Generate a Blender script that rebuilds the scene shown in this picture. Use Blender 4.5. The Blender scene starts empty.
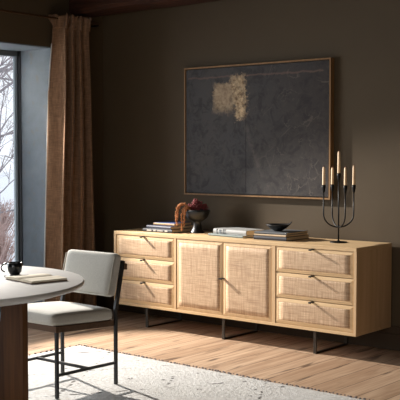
import bpy, bmesh, math, random
from mathutils import Vector, Matrix, noise
R = math.radians
scn = bpy.context.scene
col = scn.collection
random.seed(7)

# ------------------------------------------------------------------ materials
def lin(c):
    return tuple(((x/255)/12.92 if x/255 <= .04045 else ((x/255+.055)/1.055)**2.4) for x in c) + (1,)

class NT:
    """small wrapper for building node materials"""
    def __init__(s, name, rough=.6, metal=0.0, spec=.5):
        s.m = bpy.data.materials.new(name); s.m.use_nodes = True
        s.t = s.m.node_tree; s.p = s.t.nodes['Principled BSDF']
        s.p.inputs['Roughness'].default_value = rough
        s.p.inputs['Metallic'].default_value = metal
        s.p.inputs['Specular IOR Level'].default_value = spec
        s.tc = s.n('ShaderNodeTexCoord').outputs['Object']
    def n(s, kind, **kw):
        nd = s.t.nodes.new(kind)
        for k, v in kw.items(): setattr(nd, k, v)
        return nd
    def put(s, sock, v):
        if hasattr(v, 'links'): s.t.links.new(v, sock)
        else:
            if isinstance(v, (int, float)) and sock.type == 'RGBA': v = (v, v, v, 1)
            sock.default_value = v
    def math(s, op, a, b=0.0, c=None, clamp=False):
        nd = s.n('ShaderNodeMath', operation=op); nd.use_clamp = clamp
        s.put(nd.inputs[0], a); s.put(nd.inputs[1], b)
        if c is not None: s.put(nd.inputs[2], c)
        return nd.outputs[0]
    def scale(s, vec, sc, off=(0, 0, 0)):
        nd = s.n('ShaderNodeMapping'); s.put(nd.inputs['Vector'], vec)
        nd.inputs['Scale'].default_value = sc; nd.inputs['Location'].default_value = off
        return nd.outputs[0]
    def noise(s, vec, scale=5, detail=3, rough=.55, dist=0):
        nd = s.n('ShaderNodeTexNoise'); s.put(nd.inputs['Vector'], vec)
        nd.inputs['Scale'].default_value = scale; nd.inputs['Detail'].default_value = detail
        nd.inputs['Roughness'].default_value = rough; nd.inputs['Distortion'].default_value = dist
        return nd.outputs['Fac']
    def voro(s, vec, scale=5, feature='F1'):
        nd = s.n('ShaderNodeTexVoronoi', feature=feature); s.put(nd.inputs['Vector'], vec)
        nd.inputs['Scale'].default_value = scale
        return nd.outputs['Distance']
    def step(s, v, a, b):
        nd = s.n('ShaderNodeMapRange'); nd.clamp = True
        s.put(nd.inputs['Value'], v); nd.inputs['From Min'].default_value = a; nd.inputs['From Max'].default_value = b
        return nd.outputs[0]
    def mix(s, f, a, b, mode='MIX'):
        nd = s.n('ShaderNodeMix', data_type='RGBA', blend_type=mode)
        s.put(nd.inputs['Factor'], f); s.put(nd.inputs['A'] if False else nd.inputs[6], a); s.put(nd.inputs[7], b)
        return nd.outputs[2]
    def xyz(s, v=None):
        nd = s.n('ShaderNodeSeparateXYZ'); s.put(nd.inputs[0], v or s.tc); return nd.outputs
    def base(s, v): s.put(s.p.inputs['Base Color'], v)
    def rough(s, v): s.put(s.p.inputs['Roughness'], v)
    def bump(s, h, strength=.3, dist=.01):
        nd = s.n('ShaderNodeBump'); s.put(nd.inputs['Height'], h)
        nd.inputs['Strength'].default_value = strength; nd.inputs['Distance'].default_value = dist
        s.t.links.new(nd.outputs[0], s.p.inputs['Normal'])

def plain(name, rgb, rough=.5, metal=0.0, spec=.5, vary=.12, scale=20, bump=0):
    t = NT(name, rough, metal, spec); c = lin(rgb)
    f = t.noise(t.tc, scale, 3)
    t.base(t.mix(f, tuple(x*(1-vary) for x in c[:3])+(1,), tuple(min(1, x*(1+vary)) for x in c[:3])+(1,)))
    if bump: t.bump(f, bump, .003)
    return t.m

def wood(name, light, dark, axis=0, rough=.5, contrast=1.0, fine=1.0):
    """grain running along the given object axis"""
    t = NT(name, rough, 0, .2)
    sc = [26*fine, 26*fine, 26*fine]; sc[axis] = 1.3*fine
    g = t.noise(t.scale(t.tc, sc), 1.0, 5, .6, .6)
    sc2 = [160*fine, 160*fine, 160*fine]; sc2[axis] = 5*fine
    g2 = t.noise(t.scale(t.tc, sc2), 1.0, 2, .5)
    f = t.math('ADD', t.math('MULTIPLY', t.step(g, .3, .72), .65*contrast), t.math('MULTIPLY', g2, .35*contrast))
    t.base(t.mix(f, lin(light), lin(dark)))
    t.bump(g2, .08, .002)
    return t.m

def fabric(name, rgb, rough=.95, weave=700, vary=.16, sheen=.25):
    t = NT(name, rough, 0, .1); c = lin(rgb)
    a = t.noise(t.scale(t.tc, (1, 1, .25)), weave, 2); b = t.noise(t.scale(t.tc, (.25, .25, 1)), weave, 2)
    f = t.math('MULTIPLY', t.math('ADD', a, b), .5)
    t.base(t.mix(t.step(f, .35, .65), tuple(x*(1-vary) for x in c[:3])+(1,), tuple(min(1, x*(1+vary)) for x in c[:3])+(1,)))
    t.p.inputs['Sheen Weight'].default_value = sheen
    t.bump(f, .25, .002)
    return t.m

M = {}
# dark olive brown wall paint
t = NT('wall_paint', .75, 0, .3)
f = t.noise(t.tc, 3.0, 4)
t.base(t.mix(f, lin((75, 62, 45)), lin((83, 70, 51)))); t.bump(t.noise(t.tc, 60, 3), .05, .002); M['wall'] = t.m
M['ceiling'] = plain('ceiling_paint', (50, 40, 27), .9)
M['skirting'] = plain('skirting_paint', (66, 53, 39), .65, 0, .2)
# floor boards running away from the back wall's foot
t = NT('oak_floor', .5, 0, .22)
mp = t.n('ShaderNodeMapping'); t.put(mp.inputs['Vector'], t.tc); mp.inputs['Rotation'].default_value = (0, 0, R(90))
br = t.n('ShaderNodeTexBrick'); t.put(br.inputs['Vector'], mp.outputs[0])
br.inputs['Scale'].default_value = 1; br.inputs['Brick Width'].default_value = 1.9; br.inputs['Row Height'].default_value = .15
br.inputs['Mortar Size'].default_value = .0026; br.inputs['Mortar Smooth'].default_value = .2; br.offset = .37
br.inputs['Color1'].default_value = (0, 0, 0, 1); br.inputs['Color2'].default_value = (1, 1, 1, 1); br.inputs['Mortar'].default_value = (.5, .5, .5, 1)
brc = br.outputs['Color']; mort = br.outputs['Fac']
shift = t.n('ShaderNodeVectorMath', operation='MULTIPLY_ADD'); t.put(shift.inputs[0], brc); shift.inputs[1].default_value = (7, 13, 5); t.put(shift.inputs[2], t.tc)
v = shift.outputs[0]
g = t.noise(t.scale(v, (34, 1.6, 1)), 1, 5, .62, .8)
g2 = t.noise(t.scale(v, (9, 1.1, 1)), 1, 3, .5, 1.2)
kn = t.noise(t.scale(v, (16, 2.3, 1)), 1, 2, .5, .4)
c = t.mix(brc, lin((172, 143, 117)), lin((196, 168, 141)))
c = t.mix(t.math('MULTIPLY', t.step(g, .38, .62), .6), c, lin((140, 108, 84)))
c = t.mix(t.math('MULTIPLY', t.step(g2, .5, .75), .45), c, lin((216, 190, 162)))
c = t.mix(t.math('MULTIPLY', t.step(kn, .62, .70), .8), c, lin((72, 52, 42)))
c = t.mix(mort, c, lin((70, 50, 38)))
t.base(c); t.bump(t.math('ADD', g, t.math('MULTIPLY', mort, -2)), .12, .002); t.rough(t.math('ADD', .36, t.math('MULTIPLY', g, .2)))
M['floor'] = t.m
M['oak_h'] = wood('pale_oak_along', (224, 194, 152), (200, 166, 122), 0, .5)
M['oak_v'] = wood('pale_oak_upright', (221, 190, 150), (194, 160, 118), 2, .5)
M['walnut'] = wood('walnut', (116, 76, 40), (58, 33, 16), 2, .5, 1.1)
M['walnut_h'] = wood('walnut_rail', (104, 78, 56), (72, 50, 34), 0, .5)
t = NT('dark_beam', .75, 0, .25)
g = t.noise(t.scale(t.tc, (2.2, 22, 22)), 1, 5, .65, 1.0)
t.base(t.mix(t.step(g, .35, .7), lin((74, 42, 27)), lin((34, 20, 13)))); t.bump(g, .5, .02); M['beam'] = t.m
# woven cane
t = NT('woven_cane', .65, 0, .3)
a = t.noise(t.scale(t.tc, (150, 1, 7)), 1, 3, .6); b = t.noise(t.scale(t.tc, (7, 1, 190)), 1, 3, .6)
w = t.noise(t.scale(t.tc, (5, 1, 9)), 1, 2)
c = t.mix(t.step(a, .35, .7), lin((224, 196, 162)), lin((184, 150, 118)))
c = t.mix(t.math('MULTIPLY', t.step(b, .42, .7), .65), c, lin((150, 114, 84)))
wv = t.n('ShaderNodeTexWave', bands_direction='X'); t.put(wv.inputs['Vector'], t.tc); wv.inputs['Scale'].default_value = 40; wv.inputs['Distortion'].default_value = .6
wz = t.n('ShaderNodeTexWave', bands_direction='Z'); t.put(wz.inputs['Vector'], t.tc); wz.inputs['Scale'].default_value = 40; wz.inputs['Distortion'].default_value = .6
hole = t.math('MULTIPLY', wv.outputs['Fac'], wz.outputs['Fac'])
c = t.mix(t.math('MULTIPLY', t.step(hole, .45, .8), .45), c, lin((104, 74, 54)))
c = t.mix(t.math('MULTIPLY', t.step(w, .5, .75), .25), c, lin((150, 122, 100)))
t.base(c); t.bump(t.math('ADD', a, b), .35, .004); M['cane'] = t.m
M['black'] = plain('blackened_metal', (26, 25, 25), .42, .6)
M['blackpaint'] = plain('black_powder_coat', (20, 20, 21), .45, .1)
M['bronze'] = plain('dark_bronze_bar', (62, 55, 46), .45, .5)
M['brass'] = wood('frame_oak', (156, 120, 80), (118, 86, 52), 2, .5)
M['linen'] = fabric('oatmeal_linen', (190, 186, 176))
M['piping'] = fabric('piping_cloth', (196, 190, 176))
# curtain
t = NT('rust_brown_linen', .95, 0, .08)
a = t.noise(t.scale(t.tc, (160, 160, 12)), 1, 3); b = t.noise(t.scale(t.tc, (20, 20, 260)), 1, 3)
t.base(t.mix(t.step(t.math('ADD', a, b), .8, 1.2), lin((114, 86, 64)), lin((148, 115, 88))))
t.p.inputs['Sheen Weight'].default_value = .15
t.bump(t.math('ADD', a, b), .3, .003); M['curtain'] = t.m
M['lining'] = fabric('white_lining', (186, 183, 178))
# blue grey patinated panel of the window recess
t = NT('blue_grey_panel', .5, 0, .45)
a = t.noise(t.tc, 3.2, 6, .7, .5); b = t.noise(t.tc, 16, 4, .6)
c = t.mix(t.step(a, .35, .7), lin((96, 108, 118)), lin((118, 130, 140)))
c = t.mix(t.math('MULTIPLY', t.step(b, .58, .72), .35), c, lin((120, 98, 84)))
t.base(c); M['reveal'] = t.m
M['steel'] = plain('grey_steel_frame', (104, 112, 115), .45, .1)
M['gasket'] = plain('dark_gasket', (22, 22, 24), .6)
# rug
t = NT('cream_wool_rug', 1.0, 0, .02)
n1 = t.noise(t.tc, 55, 4, .7); n2 = t.noise(t.tc, 5, 4, .6, .5)
c = t.mix(t.step(n1, .3, .7), lin((186, 184, 180)), lin((222, 221, 218)))
c = t.mix(t.math('MULTIPLY', t.step(n2, .55, .8), .4), c, lin((164, 158, 154)))
x, y, z = t.xyz(t.scale(t.tc, (1, 1, 1)))
wob = t.math('MULTIPLY', t.math('SUBTRACT', t.noise(t.tc, 9, 3), .5), .05)
def diag(sx, sy, per):
    q = t.math('ADD', t.math('ADD', t.math('MULTIPLY', x, sx), t.math('MULTIPLY', y, sy)), wob)
    return t.math('ABSOLUTE', t.math('SUBTRACT', t.math('FRACT', t.math('DIVIDE', q, per)), .5))
d1 = diag(1, .62, .62); d2 = diag(1, -.62, .62)
dl = t.math('MINIMUM', d1, d2)
mask = t.step(t.noise(t.tc, 26, 2, .5), .47, .58); mask2 = t.step(t.noise(t.tc, 2.4, 2), .42, .56)
line = t.math('MULTIPLY', t.math('MULTIPLY', t.math('SUBTRACT', 1.0, t.step(dl, .010, .026)), mask), mask2)
vd = t.voro(t.scale(t.tc, (1, 1.9, 1)), 5.0); tuft = t.math('SUBTRACT', 1.0, t.step(t.math('ADD', vd, t.math('MULTIPLY', t.math('SUBTRACT', t.noise(t.tc, 42, 2), .5), .55)), .05, .12))
tuft = t.math('MULTIPLY', tuft, t.step(t.noise(t.tc, 60, 1), .4, .55))
dark = t.math('MAXIMUM', t.math('MULTIPLY', line, .9), t.math('MULTIPLY', tuft, .95))
t.base(t.mix(dark, c, lin((52, 47, 46)))); t.bump(n1, .9, .012); M['rug'] = t.m
M['fringe'] = fabric('rug_fringe_yarn', (122, 112, 108), weave=200)
# table
t = NT('whitewashed_top', .48, 0, .4)
a = t.noise(t.scale(t.tc, (3, 14, 3)), 1, 4, .6, .5)
t.base(t.mix(a, lin((206, 204, 200)), lin((226, 224, 220)))); M['tabletop'] = t.m
M['ceramic'] = plain('black_glaze', (16, 16, 18), .22)
M['stoneware'] = plain('matt_black_stoneware', (24, 24, 25), .38, 0, .5, .3, 30)
M['wax'] = plain('cream_wax', (232, 200, 160), .5)
M['wick'] = plain('burnt_wick', (110, 50, 34), .8)
M['page'] = plain('book_pages', (216, 192, 156), .9, vary=.06, scale=90)
M['page_white'] = plain('bright_pages', (244, 232, 206), .85, vary=.04)
M['black_sash'] = plain('dark_sash', (38, 38, 40), .5)

# painting canvas
t = NT('painted_canvas', .7, 0, .3)
x, y, z = t.xyz()
e1 = t.math('MULTIPLY', t.math('SUBTRACT', t.noise(t.tc, 14, 5, .75), .5), .16)
e2 = t.math('MULTIPLY', t.math('SUBTRACT', t.noise(t.scale(t.tc, (1, 1, 1), (3, 1, 2)), 30, 5, .8), .5), .20)
def boxm(x0, x1, z0, z1, e, soft=.012):
    X = t.math('ADD', x, e); Z = t.math('ADD', z, e)
    a = t.math('MULTIPLY', t.step(X, x0-soft, x0+soft), t.math('SUBTRACT', 1.0, t.step(X, x1-soft, x1+soft)))
    b = t.math('MULTIPLY', t.step(Z, z0-soft, z0+soft), t.math('SUBTRACT', 1.0, t.step(Z, z1-soft, z1+soft)))
    return t.math('MULTIPLY', a, b)
base = t.mix(t.noise(t.tc, 2.2, 5, .65, .4), lin((70, 71, 75)), lin((88, 84, 80)))
base = t.mix(t.math('MULTIPLY', t.step(x, -1.3, -.5), .55), base, lin((60, 52, 47)))
base = t.mix(t.math('MULTIPLY', t.step(t.noise(t.tc, 28, 6, .8), .52, .7), .45), base, lin((92, 84, 76)))
base = t.mix(t.math('MULTIPLY', t.step(t.noise(t.tc, 11, 5, .7, 1), .48, .62), .5), base, lin((48, 47, 50)))
crack = t.n('ShaderNodeTexVoronoi', feature='DISTANCE_TO_EDGE'); t.put(crack.inputs['Vector'], t.n('ShaderNodeVectorMath').outputs[0])
dv = t.n('ShaderNodeVectorMath', operation='MULTIPLY_ADD'); t.put(dv.inputs[0], t.noise(t.tc, 10, 4)); dv.inputs[1].default_value = (.25, .25, .25); t.put(dv.inputs[2], t.tc)
t.put(crack.inputs['Vector'], dv.outputs[0]); crack.inputs['Scale'].default_value = 6
ck = t.math('MULTIPLY', t.math('SUBTRACT', 1.0, t.step(crack.outputs['Distance'], .0, .03)), t.math('MULTIPLY', t.step(t.noise(t.tc, 5, 2), .48, .6), t.step(x, -1.2, -.8)))
base = t.mix(t.math('MULTIPLY', ck, .4), base, lin((128, 118, 108)))
# thin horizontal scrape near the top, vertical seam and diagonal scuff
hl = boxm(-1.72, -.52, 1.838, 1.848, t.math('MULTIPLY', e1, .25), .004)
base = t.mix(t.math('MULTIPLY', hl, .38), base, lin((140, 112, 98)))
vl = boxm(-1.178, -1.170, 1.0, 1.85, t.math('MULTIPLY', e1, .12), .003)
base = t.mix(t.math('MULTIPLY', vl, .5), base, lin((30, 30, 32)))
dg = t.math('ABSOLUTE', t.math('ADD', t.math('ADD', x, 1.20), t.math('ADD', t.math('MULTIPLY', t.math('SUBTRACT', z, 1.52), .42), t.math('MULTIPLY', e1, .3))))
dgm = t.math('MULTIPLY', t.math('SUBTRACT', 1.0, t.step(dg, .0, .035)), t.math('MULTIPLY', t.step(z, 1.08, 1.15), t.math('SUBTRACT', 1.0, t.step(z, 1.46, 1.55))))
base = t.mix(t.math('MULTIPLY', t.math('MULTIPLY', dgm, t.step(t.noise(t.tc, 18, 5, .8), .4, .65)), .35), base, lin((124, 116, 108)))
sk = t.step(t.noise(t.tc, 22, 5, .75), .36, .62)
g1 = boxm(-1.465, -1.30, 1.575, 1.79, e1, .02); g2 = boxm(-1.315, -1.178, 1.62, 1.845, e2, .012); g3 = boxm(-1.262, -1.18, 1.535, 1.70, e2, .02)
g1 = t.math('MULTIPLY', g1, t.math('ADD', t.math('MULTIPLY', sk, .4), t.step(z, 1.56, 1.68)), clamp=True)
lowcut = t.math('MAXIMUM', t.math('MULTIPLY', g2, t.math('ADD', .45, t.math('MULTIPLY', sk, .55))), g3)
gm = t.math('MAXIMUM', t.math('MULTIPLY', g1, .92), t.math('MULTIPLY', lowcut, .95))
gold = t.mix(t.step(t.noise(t.tc, 26, 5, .75), .35, .65), lin((226, 200, 162)), lin((120, 94, 68)))
gold = t.mix(t.math('MULTIPLY', g1, .6), gold, lin((150, 132, 112)))
t.base(t.mix(gm, base, gold)); t.bump(t.math('ADD', t.noise(t.tc, 40, 6, .75), t.math('MULTIPLY', gm, .5)), .45, .006)
t.rough(.8); t.p.inputs['Specular IOR Level'].default_value = .12; M['canvas'] = t.m

# clear glass: clear plus a faint mirror
gm_ = bpy.data.materials.new('window_glass'); gm_.use_nodes = True; nt = gm_.node_tree; nt.nodes.clear()
o = nt.nodes.new('ShaderNodeOutputMaterial'); mx = nt.nodes.new('ShaderNodeMixShader'); tr = nt.nodes.new('ShaderNodeBsdfTransparent'); gl = nt.nodes.new('ShaderNodeBsdfGlossy')
gl.inputs['Roughness'].default_value = .02; fr = nt.nodes.new('ShaderNodeFresnel'); fr.inputs['IOR'].default_value = 1.3
nt.links.new(fr.outputs[0], mx.inputs[0]); nt.links.new(tr.outputs[0], mx.inputs[1]); nt.links.new(gl.outputs[0], mx.inputs[2]); nt.links.new(mx.outputs[0], o.inputs[0])
M['glass'] = gm_
M['snow'] = plain('snow', (238, 242, 248), .9, vary=.04, scale=2)
M['bark'] = plain('bark', (150, 142, 144), .9, vary=.3, scale=12)
M['rusttwig'] = plain('rust_twigs', (186, 160, 152), .9, vary=.3, scale=12)

# ------------------------------------------------------------------ mesh helpers
def link(name, bm, mat, parent=None, smooth=False, bevel=0, seg=2, auto=False):
    me = bpy.data.meshes.new(name)
    bmesh.ops.recalc_face_normals(bm, faces=bm.faces)
    bm.to_mesh(me); bm.free()
    if mat: me.materials.append(mat)
    ob = bpy.data.objects.new(name, me); col.objects.link(ob)
    if parent: ob.parent = parent
    if smooth:
        for p in me.polygons: p.use_smooth = True
    if bevel:
        md = ob.modifiers.new('bevel', 'BEVEL'); md.width = bevel; md.segments = seg; md.limit_method = 'ANGLE'; md.angle_limit = R(40)
    return ob
def box(bm, x0, x1, y0, y1, z0, z1):
    v = [bm.verts.new((x, y, z)) for z in (z0, z1) for y in (y0, y1) for x in (x0, x1)]
    for f in ((0, 1, 3, 2), (4, 5, 7, 6), (0, 1, 5, 4), (2, 3, 7, 6), (0, 2, 6, 4), (1, 3, 7, 5)): bm.faces.new([v[i] for i in f])
def bx(*a):
    bm = bmesh.new(); box(bm, *a); return bm
def tube(bm, pts, rad, n=8, cap=True):
    pts = [Vector(p) for p in pts]; rads = rad if isinstance(rad, (list, tuple)) else [rad]*len(pts)
    rings = []; up = None
    for i, p in enumerate(pts):
        d = (pts[min(i+1, len(pts)-1)]-pts[max(i-1, 0)]).normalized()
        if up is None:
            up = Vector((0, 0, 1)) if abs(d.z) < .9 else Vector((1, 0, 0))
        a = d.cross(up).normalized(); b = a.cross(d).normalized(); up = b
        rings.append([bm.verts.new(p+(a*math.cos(2*math.pi*k/n)+b*math.sin(2*math.pi*k/n))*rads[i]) for k in range(n)])
    for r0, r1 in zip(rings, rings[1:]):
        for k in range(n): bm.faces.new((r0[k], r0[(k+1) % n], r1[(k+1) % n], r1[k]))
    if cap:
        bm.faces.new(rings[0][::-1]); bm.faces.new(rings[-1])
def lathe(bm, prof, n=40, c=(0, 0, 0)):
    rings = []
    for r, z in prof:
        if r < 1e-6: rings.append([bm.verts.new((c[0], c[1], c[2]+z))])
        else: rings.append([bm.verts.new((c[0]+r*math.cos(2*math.pi*k/n), c[1]+r*math.sin(2*math.pi*k/n), c[2]+z)) for k in range(n)])
    for a, b in zip(rings, rings[1:]):
        for k in range(n):
            q = [a[k % len(a)], a[(k+1) % n % len(a)] if len(a) > 1 else a[0], b[(k+1) % n] if len(b) > 1 else b[0], b[k % len(b)]]
            u = []
            for w in q:
                if w not in u: u.append(w)
            if len(u) > 2: bm.faces.new(u)
def prism_xz(bm, poly, y0, y1):
    a = [bm.verts.new((x, y0, z)) for x, z in poly]; b = [bm.verts.new((x, y1, z)) for x, z in poly]
    n = len(poly)
    for k in range(n): bm.faces.new((a[k], a[(k+1) % n], b[(k+1) % n], b[k]))
    bm.faces.new(a); bm.faces.new(b[::-1])
def ball(bm, c, r, sub=1, s=(1, 1, 1)):
    m = Matrix.Translation(c) @ Matrix.Diagonal((s[0], s[1], s[2], 1))
    bmesh.ops.create_icosphere(bm, subdivisions=sub, radius=r, matrix=m)
def cushion(x0, x1, y0, y1, z0, z1, r=.03, puff=.012, n=14, corner=2.6):
    """rounded, slightly crowned pad"""
    bm = bmesh.new(); bmesh.ops.create_cube(bm, size=2)
    bmesh.ops.subdivide_edges(bm, edges=bm.edges[:], cuts=n, use_grid_fill=True)
    hx, hy, hz = (x1-x0)/2, (y1-y0)/2, (z1-z0)/2
    c = Vector(((x0+x1)/2, (y0+y1)/2, (z0+z1)/2))
    for v in bm.verts:
        p = Vector((v.co.x*hx, v.co.y*hy, v.co.z*hz))
        q = Vector([max(-h+r, min(h-r, k)) if h > r else 0 for k, h in zip(p, (hx, hy, hz))])
        d = p-q
        if d.length > 1e-9: p = q+d.normalized()*min(r, max(d.length, r if d.length > r*.99 else d.length))
        u, w, s = p.x/hx, p.y/hy, p.z/hz
        a = sorted(((hx, 0), (hy, 1), (hz, 2)))[0][1]
        k = [(1-u*u), (1-w*w), (1-s*s)]
        oth = [i for i in range(3) if i != a]
        p[a] += math.copysign(puff*max(0, k[oth[0]])**.5*max(0, k[oth[1]])**.5, p[a]) if abs(p[a]) > 1e-6 else 0
        v.co = p+c
    return bm
def thing(name, label, cat, loc=(0, 0, 0), rotz=0, group=None):
    o = bpy.data.objects.new(name, None); col.objects.link(o); o.location = loc; o.rotation_euler = (0, 0, rotz)
    o.empty_display_size = .05; return tag(o, label, cat, group)
def tag(o, label, cat, group=None, kind=None):
    o['label'] = label; o['category'] = cat
    if group: o['group'] = group
    if kind: o['kind'] = kind
    return o
def struct(o): o['kind'] = 'structure'; return o
def copy_tree(o, parent=None):
    c = o.copy(); col.objects.link(c)
    if parent is not None: c.parent = parent
    for ch in list(o.children): copy_tree(ch, c)
    return c

# ------------------------------------------------------------------ room shell
XL, XR, YB, YF, ZC = -2.67, 4.3, .465, -6.8, 2.62
struct(link('floor', bx(XL-.48, XR+.1, YF-.1, YB+.1, -.06, 0), M['floor']))
struct(link('ceiling', bx(XL-.5, XR+.1, YF-.1, YB+.1, ZC, ZC+.1), M['ceiling']))
struct(link('wall_back', bx(XL-.5, XR+.1, YB, YB+.12, 0, ZC), M['wall']))
struct(link('wall_right', bx(XR, XR+.12, YF, YB, 0, ZC), M['wall']))
W0, W1, WZ0, WZ1 = -4.3, -.096, .03, 2.104          # window recess in the left wall
bm = bmesh.new()
box(bm, XL-.46, XL, W1, YB, 0, ZC); box(bm, XL-.46, XL, YF, W0, 0, ZC)
box(bm, XL-.46, XL, W0, W1, WZ1, ZC); box(bm, XL-.46, XL, W0, W1, 0, WZ0)
struct(link('wall_left', bm, M['wall']))
bm = bmesh.new(); V0, V1 = .2, 3.6                    # unseen window behind the camera, added to let front fill in
box(bm, XL-.4, V0, YF-.12, YF, 0, ZC); box(bm, V1, XR, YF-.12, YF, 0, ZC); box(bm, V0, V1, YF-.12, YF, 2.2, ZC); box(bm, V0, V1, YF-.12, YF, 0, .4)
struct(link('wall_front', bm, M['wall']))
w2 = bpy.data.objects.new('fill_window', None); col.objects.link(w2); struct(w2)
bm = bmesh.new()
for a in (V0, (V0+V1)/2-.025, V1-.05): box(bm, a, a+.05, YF-.09, YF-.04, .4, 2.2)
box(bm, V0, V1, YF-.09, YF-.04, .4, .45); box(bm, V0, V1, YF-.09, YF-.04, 2.15, 2.2)
link('window_frame', bm, M['steel'], w2)
link('window_pane', bx(V0, V1, YF-.07, YF-.065, .4, 2.2), M['glass'], w2)
# lining of the window recess
bm = bmesh.new()
box(bm, XL-.445, XL+.001, W1-.008, W1+.0, WZ0, WZ1); box(bm, XL-.445, XL+.001, W0, W0+.008, WZ0, WZ1)
box(bm, XL-.445, XL+.001, W0, W1, WZ1-.008, WZ1); box(bm, XL-.445, XL+.001, W0, W1, WZ0, WZ0+.008)
struct(link('trim_1', bm, M['reveal']))
w1 = bpy.data.objects.new('window_1', None); col.objects.link(w1); w1.location = (XL-.41, W1, 0); struct(w1)
def wl(x0, x1, y0, y1, z0, z1): return bx(x0-XL+.38, x1-XL+.38, y0-W1, y1-W1, z0, z1)
bm = bmesh.new()
for a, b in ((W1-.022, W1-.008), (-2.25, -2.18), (W0+.008, W0+.062)): box(bm, -.025, .025, a-W1, b-W1, WZ0+.008, WZ1-.008)
for a, b in ((WZ0+.008, WZ0+.06), (WZ1-.05, WZ1-.008)): box(bm, -.025, .025, W0-W1+.008, -.008, a, b)
link('window_frame', bm, M['steel'], w1, bevel=.003)
g = link('gasket', bx(.0255, .060, -.014, -.008, WZ0+.008, WZ1-.008), M['gasket'], w1)
link('window_pane', bx(-.004, .002, W0-W1+.05, -.018, WZ0+.05, WZ1-.045), M['glass'], w1)
# skirting
def skirting(name, x0, x1, y0, y1, ax):
    bm = bmesh.new(); s = .014
    if ax == 'x':
        box(bm, x0, x1, y1-.018, y1, 0, .105); box(bm, x0, x1, y1-.010, y1, .105, .15); box(bm, x0, x1, y1-.014, y1, .150, .158)
    else:
        box(bm, x0, x0+.018, y0, y1, 0, .105); box(bm, x0, x0+.010, y0, y1, .105, .15); box(bm, x0, x0+.014, y0, y1, .15, .158)
    struct(link(name, bm, M['skirting'], bevel=.003))
skirting('baseboard_back', XL+.001, XR, 0, YB, 'x')
skirting('baseboard_left', XL, 0, W1+.01, YB-.02, 'y')
# old ceiling beam along the back wall, its arrises worn
bm = bmesh.new(); nx = 60
ring = []
for i in range(nx+1):
    X = XL+(XR-XL)*i/nx
    q = []
    for k, (yy, zz) in enumerate(((.10, 2.62), (.10, 2.41), (.135, 2.385), (.345, 2.382), (.38, 2.405), (.385, 2.62))):
        w = noise.noise(Vector((X*1.7, k*3.1, 0)))*.012
        q.append(bm.verts.new((X, yy+w, zz+(w if zz < 2.6 else 0))))
    ring.append(q)
for a, b in zip(ring, ring[1:]):
    for k in range(6): bm.faces.new((a[k], a[(k+1) % 6], b[(k+1) % 6], b[k]))
bm.faces.new(ring[0]); bm.faces.new(ring[-1][::-1])
struct(link('ceiling_beam', bm, M['beam']))

# ------------------------------------------------------------------ curtain and rod
rod = thing('curtain_rod', 'thin dark brown curtain rod running high along the window wall', 'curtain rod', (XL+.075, 0, 2.318))
bm = bmesh.new(); tube(bm, [(0, .34, 0), (0, -4.4, 0)], .0085, 10); link('pole', bm, M['walnut_h'], rod, True)
for yy in (.335, -1.9, -4.2):
    link('bracket', bx(-.074, .006, yy-.008, yy+.008, -.02, -.006), M['black'], rod, bevel=.002)
def curtain_pt(s, z):
    """s runs from the edge by the window to the room corner"""
    t_ = min(1.0, z/2.34)
    yl = -.118-.115*(1-t_)**1.1; yr = .235+.035*(1-t_)
    nf = 4.3
    if z > 2.25: gather = .55+.5*(z-2.25)/.09
    else: gather = .62+.38*min(1, (2.25-z)/.5)
    ph = 2*math.pi*nf*s+3.7
    amp = (.062+.016*math.sin(7*s+1))*gather
    x = XL+.092+amp*math.sin(ph+.5*math.sin(z*1.2+s*5))+.012*math.sin(z*2.1+s*9)*(1-t_)
    y = yl+(yr-yl)*s+.013*math.sin(2*ph+1.2)*gather
    if z > 2.25: x += .022*math.sin(ph*2.0+.9)*(z-2.25)/.09; y += .010*math.sin(ph*3.0)*(z-2.25)/.09
    return x, y, z
cur = thing('curtain', 'long rust brown linen curtain gathered at the top beside the window', 'curtain', (0, 0, 0))
def sheet(s0, s1, ns, dx=0, z0=.012, z1=2.335, dy=0):
    bm = bmesh.new(); nz = 70; g = []
    for j in range(nz+1):
        z = z0+(z1-z0)*j/nz
        if j > nz-8 and z1 > 2.3: z = 2.335-(nz-j)*.0125
        row = []
        for i in range(ns+1):
            x, y, zz = curtain_pt(s0+(s1-s0)*i/ns, z); 
            if j == nz: zz += .010*math.sin(i*.9)
            row.append(bm.verts.new((x+dx, y+dy, zz)))
        g.append(row)
    for a, b in zip(g, g[1:]):
        for i in range(ns): bm.faces.new((a[i], a[i+1], b[i+1], b[i]))
    return bm
o = link('drape', sheet(0, 1, 190), M['curtain'], cur, True); m_ = o.modifiers.new('thick', 'SOLIDIFY'); m_.thickness = .003; m_.offset = 0
o = link('lining', sheet(0, .012, 4, -.006, .012, 2.12, -.006), M['lining'], cur, True); m_ = o.modifiers.new('thick', 'SOLIDIFY'); m_.thickness = .003; m_.offset = 0
def frill_pt(s, z):
    x, y, z = curtain_pt(s, z); k = (z-2.245)/.09
    x += .020*k*math.sin(2*math.pi*13*s+1.0)+.012; y += .012*k*math.sin(2*math.pi*9*s+2)
    return x, y, z+.006*k*math.sin(2*math.pi*21*s)
bm = bmesh.new(); g = [[bm.verts.new(frill_pt(i/260, 2.245+.1*j/10)) for i in range(261)] for j in range(11)]
for a, b in zip(g, g[1:]):
    for i in range(260): bm.faces.new((a[i], a[i+1], b[i+1], b[i]))
o = link('pleated_header', bm, M['curtain'], cur, True); m_ = o.modifiers.new('thick', 'SOLIDIFY'); m_.thickness = .002; m_.offset = 0
bm = bmesh.new(); pts = []
for i in range(150):
    x, y, z = curtain_pt(i/149, 2.252); pts.append((x+.006, y, z))
tube(bm, pts, .005, 6); link('header_tape', bm, M['curtain'], cur, True)

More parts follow.
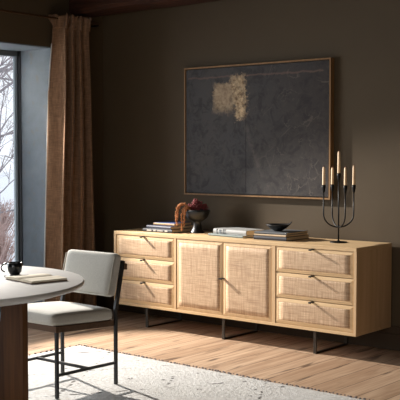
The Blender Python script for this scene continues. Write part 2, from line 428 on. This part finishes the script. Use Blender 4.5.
# ------------------------------------------------------------------ outdoors
struct(link('snowy_ground', bx(-60, XL-.48, -40, 60, -.5, -.3), M['snow']))
def bare_tree(name, loc, h, seed, label, lean=(0, 0), spread=1.0, mat='bark', depth=5, r0=.05):
    rnd = random.Random(seed); t_ = thing(name, label, 'tree', loc, 0, None)
    tb = bmesh.new(); bb = bmesh.new()
    def grow(bm, p, d, L, r, lev):
        n = 4; pts = [p.copy()]; rr = [r]
        for i in range(n):
            d = (d+Vector((rnd.uniform(-1, 1), rnd.uniform(-1, 1), rnd.uniform(-.5, .7)))*.16).normalized()
            p = p+d*L/n; pts.append(p.copy()); rr.append(r*(1-.55*(i+1)/n))
        tube(bm, pts, rr, 5 if lev < 3 else 3, False)
        if lev <= 0: return
        for k in range(rnd.choice((3, 4, 4))):
            q = pts[rnd.randint(1, n)]
            ax = d.cross(Vector((rnd.uniform(-1, 1), rnd.uniform(-1, 1), rnd.uniform(-1, 1)))).normalized()
            nd = (Matrix.Rotation(rnd.uniform(.4, .95)*spread, 3, ax) @ d)
            grow(bb, q, nd, L*rnd.uniform(.55, .78), r*.5, lev-1)
    d = Vector((lean[0], lean[1], 1)).normalized(); p = Vector((0, 0, -.02)); pts = [p.copy()]; rr = [r0]
    for i in range(6):
        p = p+d*h*.62/6+Vector((rnd.uniform(-1, 1), rnd.uniform(-1, 1), 0))*h*.012; pts.append(p.copy()); rr.append(r0*(1-.09*(i+1)))
        if i >= 1:
            for k in range(2):
                a = rnd.uniform(0, 6.28); grow(bb, p, Vector((math.cos(a), math.sin(a), rnd.uniform(.2, .8))).normalized(), h*.26, r0*.42, depth-2)
    tube(tb, pts, rr, 8)
    grow(bb, p, d, h*.3, r0*.4, depth-1)
    link('trunk', tb, M[mat], t_, True); link('branches', bb, M[mat], t_)
    return t_
bare_tree('bare_tree', (-8.6, 3.45, -.3), 5.4, 11, 'tall leafless winter tree outside, nearest to the window pane')
bare_tree('bare_tree', (-13.5, 6.9, -.3), 7.5, 5, 'distant leafless tree behind the nearest tree outside the window', r0=.10)
bare_tree('bare_tree', (-24, 14.6, -.3), 6.5, 23, 'leafless tree outside partly hidden by the grey window frame')
bare_tree('bare_tree', (-9.6, 4.95, -.3), 3.0, 31, 'small low leafless tree rising just behind the reddish bushes outside', r0=.035)
def shrub(loc, seed, label, h=1.0):
    rnd = random.Random(seed); bm = bmesh.new()
    for i in range(150):
        a = rnd.uniform(0, 6.28); s = rnd.uniform(.1, .75)
        p0 = Vector((rnd.uniform(-.12, .12), rnd.uniform(-.12, .12), 0)); d = Vector((math.cos(a)*s, math.sin(a)*s, 1)).normalized(); L = h*rnd.uniform(.6, 1.1)
        p1 = p0+d*L*.5; p2 = p1+(d+Vector((rnd.uniform(-.4, .4), rnd.uniform(-.4, .4), .1))).normalized()*L*.5
        tube(bm, [p0, p1, p2], [.011, .008, .004], 4, False)
        for k in range(3):
            q = p1.lerp(p2, rnd.random()); tube(bm, [q, q+Vector((rnd.uniform(-1, 1), rnd.uniform(-1, 1), rnd.uniform(0, 1))).normalized()*h*.22], [.005, .003], 3, False)
    o = link('bare_bush', bm, M['rusttwig']); o.location = loc; tag(o, label, 'bush')
shrub((-6.9, 2.65, -.31), 1, 'reddish bare bush outside, low down behind the black mug', .62)
shrub((-8.3, 3.6, -.31), 2, 'reddish bare bush outside, second one back from the window', .68)
shrub((-11.2, 6.1, -.31), 3, 'reddish bare bush outside, the farthest from the window', .75)

# ------------------------------------------------------------------ rug

rug = thing('rug', 'large cream wool rug with dark flecked lines on the oak floor', 'rug', (-1.66, -.762, 0), R(-1.0))
RW, RL = 2.9, 3.6
bm = bmesh.new(); nx, ny = 58, 72
def rz(i, j):
    x = RW*i/nx; y = -RL*j/ny
    e = min(i, nx-i, j, ny-j)
    return .011+.0025*noise.noise(Vector((x*6, y*6, 0))) if e > 0 else .004
top_ = [[bm.verts.new((RW*i/nx+(.006*noise.noise(Vector((j*.8, 0, 3))) if i in (0, nx) else 0), -RL*j/ny+(.006*noise.noise(Vector((i*.8, 5, 3))) if j in (0, ny) else 0), rz(i, j))) for i in range(nx+1)] for j in range(ny+1)]
for a, b in zip(top_, top_[1:]):
    for i in range(nx): bm.faces.new((a[i], a[i+1], b[i+1], b[i]))
bot = [bm.verts.new((x, y, .001)) for x, y in ((0, 0), (RW, 0), (RW, -RL), (0, -RL))]
bm.faces.new(bot)
link('pile', bm, M['rug'], rug, True)
bm = bmesh.new(); rnd = random.Random(4); k = 0.0
while k < RW:
    ball(bm, (k, rnd.uniform(-.003, .009), .008), rnd.uniform(.0045, .0085), 1, (1.3, 1.0, .75)); k += rnd.uniform(.016, .03)
k = 0.0
while k < RL:
    ball(bm, (rnd.uniform(-.006, .002), -k, .008), rnd.uniform(.005, .008), 1, (1, 1.4, .8)); k += rnd.uniform(.03, .05)
o = link('fringe', bm, M['fringe'], rug, True); o['label'] = 'dark knotted edging of the rug'; o['kind'] = 'stuff'

# ------------------------------------------------------------------ sideboard
W, D, ZB, ZT = 2.09, .445, .151, .701
sb = thing('sideboard', 'long pale oak sideboard with woven cane doors and drawers', 'sideboard', (0, 0, 0))
bm = bmesh.new()
box(bm, -W, 0, 0, D, ZB, .171); link('bottom_panel', bm, M['oak_h'], sb, bevel=.002)
link('top_panel', bx(-W, 0, 0, D, .677, ZT), M['oak_h'], sb, bevel=.002)
link('side_panel', bx(-W, -W+.023, .0005, D, .171, .677), M['oak_v'], sb)
link('side_panel', bx(-.019, 0, .0005, D, .171, .677), M['oak_v'], sb)
link('divider', bx(-1.489, -1.471, .0005, D-.02, .171, .677), M['oak_v'], sb)
link('divider', bx(-.634, -.609, .0005, D-.02, .171, .677), M['oak_v'], sb)
link('back_panel', bx(-W+.023, -.019, D-.02, D-.002, .171, .677), M['oak_h'], sb)
def handle(parent, x, z, w=.022, proud=.032):
    bm = bmesh.new(); box(bm, x-w/2, x+w/2, -proud+.004, .010, z-.003, z+.0035); box(bm, x-w/2, x+w/2, -proud+.001, -proud+.0045, z-.006, z+.0035)
    o = link('handle', bm, M['black'], parent, bevel=.0012); o['label'] = 'small black metal tab pull'
def front(kind, x0, x1, z0, z1):
    """softly chamfered oak frame around a cane panel"""
    bm = bmesh.new(); b = .012
    e = .0022
    x0 += e; x1 -= e; z0 += e; z1 -= e
    loops = [(0, .024), (0, .0062), (.0015, .0050), (.018, .0015), (.0215, .001), (.0225, .003)]
    rings = [[bm.verts.new(p) for p in ((x0+i, y, z0+i), (x1-i, y, z0+i), (x1-i, y, z1-i), (x0+i, y, z1-i))] for i, y in loops]
    for a, c in zip(rings, rings[1:]):
        for k in range(4): bm.faces.new((a[k], a[(k+1) % 4], c[(k+1) % 4], c[k]))
    bm.faces.new(rings[0]); bm.faces.new(rings[-1])
    f = link(kind, bm, M['oak_h'] if kind == 'drawer' else M['oak_v'], sb)
    # woven panel, slightly pillowed
    ins = loops[-1][0]; bm = bmesh.new(); n = 12; g = []
    for j in range(n+1):
        g.append([])
        for i in range(n+1):
            u, v_ = i/n, j/n; e2 = min(1, min(u, 1-u)*(x1-x0)/.03)*min(1, min(v_, 1-v_)*(z1-z0)/.03)
            g[-1].append(bm.verts.new((x0+ins+(x1-x0-2*ins)*u, loops[-1][1]-.0012-.0015*e2, z0+ins+(z1-z0-2*ins)*v_)))
    for a, c in zip(g, g[1:]):
        for i in range(n): bm.faces.new((a[i], a[i+1], c[i+1], c[i]))
    r = bmesh.ops.extrude_face_region(bm, geom=bm.faces[:])
    for v_ in r['geom']:
        if isinstance(v_, bmesh.types.BMVert): v_.co.y = loops[-1][1]+.004
    link('cane_panel', bm, M['cane'], f, True)
    return f
for x0, x1, hx in ((-2.067, -1.489, -1.785), (-.609, -.019, -.321)):
    for z0, z1 in ((.507, .677), (.340, .507), (.171, .340)):
        handle(front('drawer', x0, x1, z0, z1), hx, z1-.0055)
fd = front('door', -1.471, -1.047, .171, .677); handle(fd, -1.055, .427, .013)
fd = front('door', -1.047, -.634, .171, .677); handle(fd, -1.038, .427, .013)
for lx in (-1.781, -1.0625, -.3164):
    bm = bmesh.new()
    box(bm, lx-.011, lx+.011, .026, .036, .008, ZB); box(bm, lx-.011, lx+.011, .026, D-.03, 0, .009)
    box(bm, lx-.011, lx+.011, D-.04, D-.03, .008, ZB)
    link('leg', bm, M['bronze'], sb, bevel=.001)

# ------------------------------------------------------------------ painting
pt = thing('framed_painting', 'wide dark abstract painting with pale gold patch in thin wooden frame', 'painting', (0, 0, 0))
PX0, PX1, PZ0, PZ1 = -1.755, -.456, .969, 1.925
bm = bmesh.new(); fw_ = .011
for a in ((PX0, PX1, .42, .464, PZ0, PZ0+fw_), (PX0, PX1, .42, .464, PZ1-fw_, PZ1), (PX0, PX0+fw_, .42, .464, PZ0+fw_, PZ1-fw_), (PX1-fw_, PX1, .42, .464, PZ0+fw_, PZ1-fw_)): box(bm, *a)
link('frame', bm, M['brass'], pt)
link('canvas', bx(PX0+fw_+.006, PX1-fw_-.006, .427, .455, PZ0+fw_+.006, PZ1-fw_-.006), M['canvas'], pt, bevel=.002)
link('backing', bx(PX0+fw_, PX1-fw_, .455, .463, PZ0+fw_, PZ1-fw_), M['gasket'], pt)

# ------------------------------------------------------------------ books
def book(name, label, cx, cy, z, L, Dp, T, rot, cover, spine=None, page='page', marks=None, group=None):
    """closed book lying flat, its spine towards the room (-Y)"""
    b = thing(name, label, 'book', (cx, cy, z), R(rot), group)
    c = .0028; hx, hy = L/2, Dp/2
    bm = bmesh.new(); box(bm, -hx, hx, -hy, hy, 0, c); box(bm, -hx, hx, -hy, hy, T-c, T)
    link('cover', bm, cover, b, bevel=.0008)
    bm = bmesh.new(); n = 7; pr = [(-hy+.002-.005*math.sin(math.pi*k/(n-1)), T*k/(n-1)) for k in range(n)]+[(-hy+.004, T), (-hy+.004, 0)]
    a = [bm.verts.new((-hx, y, zz)) for y, zz in pr]; d = [bm.verts.new((hx, y, zz)) for y, zz in pr]
    for k in range(len(pr)): bm.faces.new((a[k], a[(k+1) % len(pr)], d[(k+1) % len(pr)], d[k]))
    bm.faces.new(a); bm.faces.new(d[::-1])
    link('spine', bm, spine or cover, b)
    link('pages', bx(-hx+.003, hx-.003, -hy+.004, hy-.003, c, T-c), M[page], b)
    if marks:
        mc, lst = marks; bm = bmesh.new()
        for x0, x1, z0, z1 in lst: box(bm, x0, x1, -hy-.0038, -hy+.0, T*z0, T*z1)
        link('spine_lettering', bm, mc, b)
    return b
def cv(n, rgb, r=.6): return plain(n, rgb, r, vary=.08, scale=40)
C_black, C_navy, C_blue, C_tan = cv('black_cloth', (34, 35, 40)), cv('navy_cloth', (52, 56, 74)), cv('blue_jacket', (58, 78, 128)), cv('tan_cloth', (176, 138, 96))
C_grey, C_sage, C_slate, C_char, C_cream = cv('grey_marbled_cloth', (150, 151, 149)), cv('sage_cloth', (98, 110, 106)), cv('slate_cloth', (84, 88, 92)), cv('charcoal_cloth', (48, 48, 55)), cv('cream_cloth', (196, 170, 136))
C_white = cv('pale_print', (190, 186, 178)); C_darkband = cv('dark_print', (84, 90, 94))
z = .7015
book('book', 'black book with pale spine print, bottom of the left stack', -1.734, .232, z, .284, .285, .026, 1, C_black, page='page',
     marks=(C_white, [(-.10, -.055, .3, .62), (-.035, -.012, .3, .7), (.0, .055, .35, .6), (.075, .10, .3, .7)]))
book('book', 'slim navy book, middle of the left stack under the blue one', -1.722, .225, z+.0262, .252, .25, .022, -3, C_navy)
book('book', 'blue topped book with tan spine, top of the left stack', -1.700, .225, z+.0484, .20, .20, .021, 2, C_blue, C_tan, page='page')
book('book', 'thin sage green book under the thick pale grey book', -1.098, .205, z, .335, .20, .016, -6, C_sage)
book('book', 'thick pale grey book with dark spine bands on the sage book', -1.072, .212, z+.0162, .315, .185, .036, -6, C_grey,
     marks=(C_darkband, [(-.125, -.118, .05, .95), (-.10, -.078, .15, .85), (-.062, -.056, .05, .95), (-.045, -.040, .05, .95)]))
book('book', 'thick charcoal book, bottom of the right stack', -.722, .235, z, .262, .29, .026, 2, C_char, page='page')
book('book', 'cream spined book between two dark ones in the right stack', -.722, .23, z+.0262, .254, .27, .013, 1, C_cream, page='page')
book('book', 'slate grey book, top of the right stack under black bowl', -.722, .23, z+.0394, .257, .27, .015, 2, C_slate, page='page')

# black bowl with a lifted lip
bm = bmesh.new(); prof = [(0, 0), (.026, 0), (.030, .004), (.052, .014), (.075, .029), (.080, .035), (.077, .036), (.070, .031), (.05, .019), (.025, .010), (0, .008)]
lathe(bm, prof, 44)
for v_ in bm.verts:
    r = math.hypot(v_.co.x, v_.co.y)
    if r > .03:
        a = math.atan2(v_.co.y, v_.co.x); v_.co.z += .016*math.exp(-((a-.69)/.38)**2)*((r-.03)/.05)**2
        k = 1+.16*math.exp(-((a-.69)/.5)**2)*((r-.03)/.05); v_.co.x *= k; v_.co.y *= k
o = link('bowl', bm, M['stoneware'], None, True); o.scale = (1.04, 1.04, 1.3); o.location = (-.728, .20, z+.0546); tag(o, 'small shallow black bowl with one raised lip on the books', 'bowl')

# ------------------------------------------------------------------ pedestal vase and flowers
vx, vy = -1.478, .245
bm = bmesh.new()
prof = [(0, 0), (.045, 0), (.047, .003), (.044, .008), (.034, .022), (.027, .045), (.024, .066), (.027, .074), (.045, .083), (.064, .098), (.076, .118), (.081, .138), (.0815, .150), (.078, .151), (.073, .138), (.06, .112), (.035, .094), (0, .088)]
lathe(bm, prof, 48)
o = link('pedestal_vase', bm, M['stoneware'], None, True); o.location = (vx, vy, z); o.scale = (1.13,)*3; tag(o, 'black footed bowl vase holding dried flowers', 'vase')
M['burgundy'] = plain('burgundy_petals', (122, 40, 42), .7, vary=.45, scale=60)
M['amaranth'] = plain('rust_amaranth', (176, 116, 70), .85, vary=.35, scale=120)
rt = Vector((math.cos(.6925), math.sin(.6925), 0)); fwv = Vector((-math.sin(.6925), math.cos(.6925), 0))
top0 = Vector((vx, vy, z+.158))
def bloom(label, centres, rnd):
    fl = thing('burgundy_flower', label, 'flower', tuple(top0))
    for (a, d, h, s) in centres:
        a *= 1.3; h *= 1.15; s *= 1.22
        bm = bmesh.new(); c = rt*a+fwv*d+Vector((0, 0, h))
        for i in range(34):
            u = Vector((rnd.gauss(0, 1), rnd.gauss(0, 1), rnd.gauss(0, 1))).normalized()*s*rnd.uniform(.55, 1)
            ball(bm, c+u, s*rnd.uniform(.2, .33), 1, (rnd.uniform(.7, 1.3), rnd.uniform(.7, 1.3), rnd.uniform(.6, 1)))
        link('flower_head', bm, M['burgundy'], fl)
        bm = bmesh.new(); tube(bm, [rt*a*.2+Vector((0, 0, -.02)), c], .002, 6); link('stem', bm, M['walnut_h'], fl)
rnd = random.Random(9)
bloom('cluster of burgundy dried flowers standing in the black footed vase', [(-.042, .0, .026, .024), (-.008, .015, .048, .026), (.030, -.004, .036, .025), (.012, -.02, .026, .022), (.050, .01, .018, .016), (-.018, -.022, .032, .022), (-.01, .0, .066, .015)], rnd)
def amaranth(label, strands, seed):
    rnd = random.Random(seed); fl = thing('amaranth_spray', label, 'dried flower', tuple(top0))
    for path in strands:
        P = [rt*a*1.12+fwv*d+Vector((0, 0, h*1.25)) for a, d, h in path]
        bm = bmesh.new(); tube(bm, P, .0022, 6); link('stem', bm, M['amaranth'], fl)
        bm = bmesh.new(); n = 110
        for i in range(n):
            f_ = (i/n)**.9*(len(P)-1); k = min(int(f_), len(P)-2); c = P[k].lerp(P[k+1], f_-k)
            w = .0100*(1-.35*i/n)+.002
            ball(bm, c+Vector((rnd.gauss(0, 1), rnd.gauss(0, 1), rnd.gauss(0, 1))).normalized()*w*rnd.uniform(.3, 1), rnd.uniform(.0028, .0055), 1)
        link('tassel', bm, M['amaranth'], fl)
amaranth('rust orange amaranth tassels hanging farthest left over the vase rim', [
    [(-.045, -.02, .012), (-.075, -.03, .040), (-.105, -.035, .048), (-.130, -.04, .026), (-.138, -.04, -.01), (-.136, -.04, -.05), (-.130, -.04, -.082)],
    [(-.045, -.01, .012), (-.080, -.01, .046), (-.115, -.015, .036), (-.128, -.02, .004), (-.127, -.02, -.04)]], 3)
amaranth('longer rust orange amaranth tassels hanging just left of the black vase', [
    [(-.045, -.03, .012), (-.068, -.04, .030), (-.090, -.05, .020), (-.100, -.055, -.02), (-.102, -.055, -.065), (-.100, -.055, -.112)],
    [(-.045, -.02, .012), (-.062, -.05, .026), (-.078, -.06, .008), (-.084, -.062, -.03), (-.086, -.062, -.085)]], 5)

# ------------------------------------------------------------------ candelabra and candles
cx, cy = -.283, .250
cd = thing('candelabra', 'black iron five-arm candelabra near right end of sideboard', 'candle holder', (cx, cy, z))
bm = bmesh.new(); lathe(bm, [(0, 0), (.056, 0), (.058, .003), (.054, .006), (.012, .010), (.008, .014), (0, .014)], 40); link('base', bm, M['black'], cd, True)
bm = bmesh.new(); tube(bm, [(0, 0, .01), (0, 0, .445)], .0048, 12); ball(bm, (0, 0, .105), .009, 2); link('stem', bm, M['black'], cd, True)
def cup(p):
    bm = bmesh.new(); lathe(bm, [(0, -.055), (.005, -.054), (.009, -.040), (.0125, -.016), (.0128, 0), (.0105, 0), (.010, -.016), (0, -.018)], 18, p); link('candle_cup', bm, M['black'], cd, True)
outer = rt*.098; a2 = rt*.029-fwv*.092
spots = [(0, 0, .452)]
for v_, zb in ((outer, .100), (a2, .100)):
    for s in (-1, 1):
        P = []
        for k in range(11):
            th = math.pi/2*k/10
            rr = .085 if True else 0
            P.append(tuple(v_*s*math.sin(th)+Vector((0, 0, zb+rr*(1-math.cos(th))))))
        P.append(tuple(v_*s+Vector((0, 0, .335))))
        bm = bmesh.new(); tube(bm, P, .0045, 10); link('arm', bm, M['black'], cd, True)
        spots.append((v_.x*s, v_.y*s, .376))
for p in spots: cup(p)
names = ['tallest cream candle standing in the centre cup of candelabra', 'cream taper candle, leftmost on the black candelabra', 'cream taper candle, rightmost on the black candelabra',
         'cream taper candle just left of the tall centre candle', 'cream taper candle just right of the tall centre candle']
hs = [.144, .120, .128, .114, .118]
for p, nm, h in zip(spots, names, hs):
    cn = thing('taper_candle', nm, 'candle', (cx+p[0], cy+p[1], z+p[2]-.0175), 0, 'candles in the candelabra')
    bm = bmesh.new(); lathe(bm, [(0, 0), (.0098, 0), (.0098, .02), (.0085, h), (.0065, h+.012), (.003, h+.015), (0, h+.015)], 18); link('wax', bm, M['wax'], cn, True)
    bm = bmesh.new(); tube(bm, [(0, 0, h+.012), (.001, 0, h+.019), (.002, .001, h+.025)], [.0018, .0016, .001], 6); link('wick', bm, M['wick'], cn, True)

# ------------------------------------------------------------------ chair
ch = thing('dining_chair', 'cream upholstered dining chair with black metal frame at round table', 'chair', (-.9, -1.6, .0115))
OX, OY, OZ = .9, 1.6, -.0115
X0, X1, YFr, YRr = -1.108, -.700, -1.822, -1.402; r_ = .0085
def bar(bm, p0, p1, w=r_, d=r_):
    p0 = Vector(p0); p1 = Vector(p1)
    a = Vector((1, 0, 0)) if abs((p1-p0).normalized().x) < .9 else Vector((0, 1, 0)); dd = (p1-p0).normalized(); b = dd.cross(a).normalized(); a = b.cross(dd)
    q = [[bm.verts.new(p+a*i*w+b*j*d+Vector((OX, OY, OZ))) for i, j in ((-1, -1), (1, -1), (1, 1), (-1, 1))] for p in (p0, p1)]
    for k in range(4): bm.faces.new((q[0][k], q[0][(k+1) % 4], q[1][(k+1) % 4], q[1][k]))
    bm.faces.new(q[0]); bm.faces.new(q[1])
zf = .0125
for xx in (X0, X1):
    bm = bmesh.new(); bar(bm, (xx, YFr, zf), (xx, YFr, .36)); link('leg', bm, M['blackpaint'], ch, bevel=.0015)
for xx, e in ((X0, -1), (X1, 1)):
    bm = bmesh.new(); bar(bm, (xx+e*.012, YRr, zf), (xx+e*.012, YRr, .43)); bar(bm, (xx+e*.012, YRr, .425), (xx+e*.012, YRr+.058, .690), r_, .011)
    link('leg', bm, M['blackpaint'], ch, bevel=.0015)
for xx, e in ((X0, -1), (X1, 1)):
    bm = bmesh.new(); bar(bm, (xx, YFr, .132), (xx+e*.012, YRr, .132), .007, .007); link('side_stretcher', bm, M['blackpaint'], ch)
bm = bmesh.new(); bar(bm, (X0, -1.60, .132), (X1, -1.60, .132), .007, .007); link('cross_stretcher', bm, M['blackpaint'], ch)
bm = bmesh.new()
def cb(x0, x1, y0, y1, z0, z1): box(bm, x0+OX, x1+OX, y0+OY, y1+OY, z0+OZ, z1+OZ)
def tilt(bm):
    for v_ in bm.verts: v_.co.z -= (v_.co.y-(YFr+OY))*.05
    return bm
zr0, zr1 = .356, .389
cb(X0-.01, X1+.01, YFr-.012, YFr+.012, zr0, zr1); cb(X0-.01, X1+.01, YRr-.022, YRr-.0095, zr0, zr1)
cb(X0-.01, X0+.012, YFr+.012, YRr-.022, zr0, zr1); cb(X1-.012, X1+.01, YFr+.012, YRr-.022, zr0, zr1); cb(X0, X1, YFr+.01, YRr-.02, .38, zr1)
link('seat_rail', tilt(bm), M['walnut_h'], ch, bevel=.002)['label'] = 'brown wooden rail under the seat'
bm = cushion(X0-.012+OX, X1+.014+OX, YFr-.03+OY, YRr-.011+OY, zr1+.0005+OZ, .452+OZ, .026, .014); link('seat', tilt(bm), M['linen'], ch, True)
bm = cushion(X0+.035+OX, X1+.024+OX, -.030, .026, -.118, .122, .024, .010)
ob = link('backrest', bm, M['linen'], ch, True); ob.location = (0, YRr+OY-.006, .613+OZ); ob.rotation_euler = (-R(14), 0, 0)
bm = bmesh.new(); cb(X0+.03, X1+.028, YRr+.060, YRr+.078, .640, .675); link('back_rail', bm, M['walnut_h'], ch, bevel=.003)['label'] = 'brown wooden bar behind the backrest'
# welt along the lower edge of the backrest
bm = bmesh.new(); xa, xb = X0+.039+OX, X1+.018+OX
tube(bm, [(xa, -.030, .10), (xa, -.032, -.10), (xa+.02, -.032, -.116), (xb-.02, -.032, -.116), (xb, -.032, -.10), (xb, -.030, .10)], .0032, 6)
p_ = link('piping', bm, M['piping'], ob, True)

# ------------------------------------------------------------------ round table
tx, ty, tz, tr_ = -.473, -2.727, .735, .645
tb = thing('round_dining_table', 'round pale top dining table on dark wooden slab base', 'table', (tx, ty, .0140))
h = tz-.0140
bm = bmesh.new(); lathe(bm, [(0, h-.038), (tr_-.06, h-.038), (tr_-.012, h-.024), (tr_-.002, h-.018), (tr_, h-.014), (tr_, h-.006), (tr_-.003, h-.001), (tr_-.007, h), (0, h)], 128)
o = link('tabletop', bm, M['tabletop'], tb, True); md = o.modifiers.new('e', 'EDGE_SPLIT'); md.split_angle = R(35)
for yy in (.215, -.215):
    xr, b_ = .348, .325
    poly = [(-xr, .0), (xr, .0), (xr, h-.038), (.21, h-.038)]
    for k in range(1, 12):
        a = math.pi/2*k/12; poly.append((.21*math.cos(a)**.8 if math.cos(a) > 0 else 0, (h-.038)-.40*math.sin(a)))
    poly.append((0, h-.038-.40))
    poly += [(-x_, z_) for x_, z_ in poly[-2:2:-1]]+[(-xr, h-.038)]
    bm = bmesh.new(); prism_xz(bm, poly, yy-.014, yy+.014); link('leg_panel', bm, M['walnut'], tb)
link('cross_brace', bx(-.02, .02, -.2, .2, .02, .18), M['walnut'], tb)

# mug
mug = thing('mug', 'black ceramic mug with loop handle on the round table', 'mug', (-.385, -2.352, tz+.0005))
bm = bmesh.new(); lathe(bm, [(0, 0), (.021, 0), (.023, .003), (.030, .014), (.0335, .032), (.034, .054), (.0325, .055), (.0315, .050), (.031, .032), (.026, .014), (0, .008)], 40)
link('cup', bm, M['ceramic'], mug, True)
P = []
for k in range(13):
    a = R(-62+k*(144)/12); P.append(tuple(-rt*(.030+.032*math.cos(a)) + Vector((0, 0, .030+.021*math.sin(a)))))
bm = bmesh.new(); tube(bm, P, .0036, 8); link('handle', bm, M['ceramic'], mug, True)
# open book
ob_ = thing('open_book', 'small open book lying face up beside the black mug', 'book', (-.168, -2.412, tz+.0005), R(-9))
def wave(s): return .004+.011*math.sin(min(1, abs(s)*1.5/.10)*math.pi*.62)*(1-abs(s)/.16)
Lx, Ly = .104, .088
link('cover', bx(-Lx-.003, Lx+.003, -Ly-.003, Ly+.003, 0, .0032), cv('brown_cover', (120, 86, 58)), ob_, bevel=.001)
for sg in (-1, 1):
    bm = bmesh.new(); n = 14; g = []
    for i in range(n+1):
        s = Lx*i/n; zt = wave(s)+.0035
        g.append([bm.verts.new((sg*s, yy, zz)) for yy, zz in ((-Ly, .0034), (-Ly, zt), (Ly, zt), (Ly, .0034))])
    for a, b in zip(g, g[1:]):
        for k in range(4): bm.faces.new((a[k], a[(k+1) % 4], b[(k+1) % 4], b[k]))
    bm.faces.new(g[0]); bm.faces.new(g[-1][::-1])
    link('pages', bm, M['page_white'], ob_)

# ------------------------------------------------------------------ light
wd = bpy.data.worlds.new('overcast'); scn.world = wd; wd.use_nodes = True
bg = wd.node_tree.nodes['Background']; bg.inputs[0].default_value = (.88, .93, 1, 1); bg.inputs[1].default_value = 1.25
def lamp(name, kind, loc, energy, color, **kw):
    l = bpy.data.lights.new(name, kind); l.energy = energy; l.color = color
    for k, v_ in kw.items(): setattr(l, k, v_)
    o = bpy.data.objects.new(name, l); col.objects.link(o); o.location = loc; return o
o = lamp('window_strobe', 'SPOT', (-3.72, -.60, 2.08), 1350, (1, .93, .85), shadow_soft_size=.03, spot_size=R(54), spot_blend=.3)  # unseen strobe just outside the left window, cone kept off the jamb
o.rotation_euler = Vector((1, -.10, -.47)).to_track_quat('-Z', 'Y').to_euler()
o = lamp('window_daylight', 'AREA', (-3.75, -2.5, 1.5), 135, (.90, .95, 1.0), shape='RECTANGLE', size=2.4, size_y=1.8)
o.rotation_euler = Vector((1, .12, -.55)).to_track_quat('-Z', 'Y').to_euler()
o = lamp('rear_fill', 'AREA', (1.2, YF-.3, 1.5), 55, (1, .94, .87), shape='RECTANGLE', size=3.0, size_y=1.7)  # fill lamp added behind the camera to brighten faces turned to the room
o.rotation_euler = Vector((-.25, 1, -.18)).to_track_quat('-Z', 'Y').to_euler()

# ------------------------------------------------------------------ camera
cam = bpy.data.cameras.new('camera'); co = bpy.data.objects.new('camera', cam); col.objects.link(co); scn.camera = co
cam.sensor_width = 36; cam.sensor_fit = 'HORIZONTAL'; cam.lens = 966.27/400*36; cam.clip_start = .05; cam.clip_end = 200
co.location = (3.0334, -5.162, 1.2829); co.rotation_euler = (R(90)-.0484, 0, .6925)
vs = scn.view_settings; vs.view_transform = 'Standard'; vs.look = 'None'; vs.gamma = 1; vs.exposure = 0; vs.use_curve_mapping = False
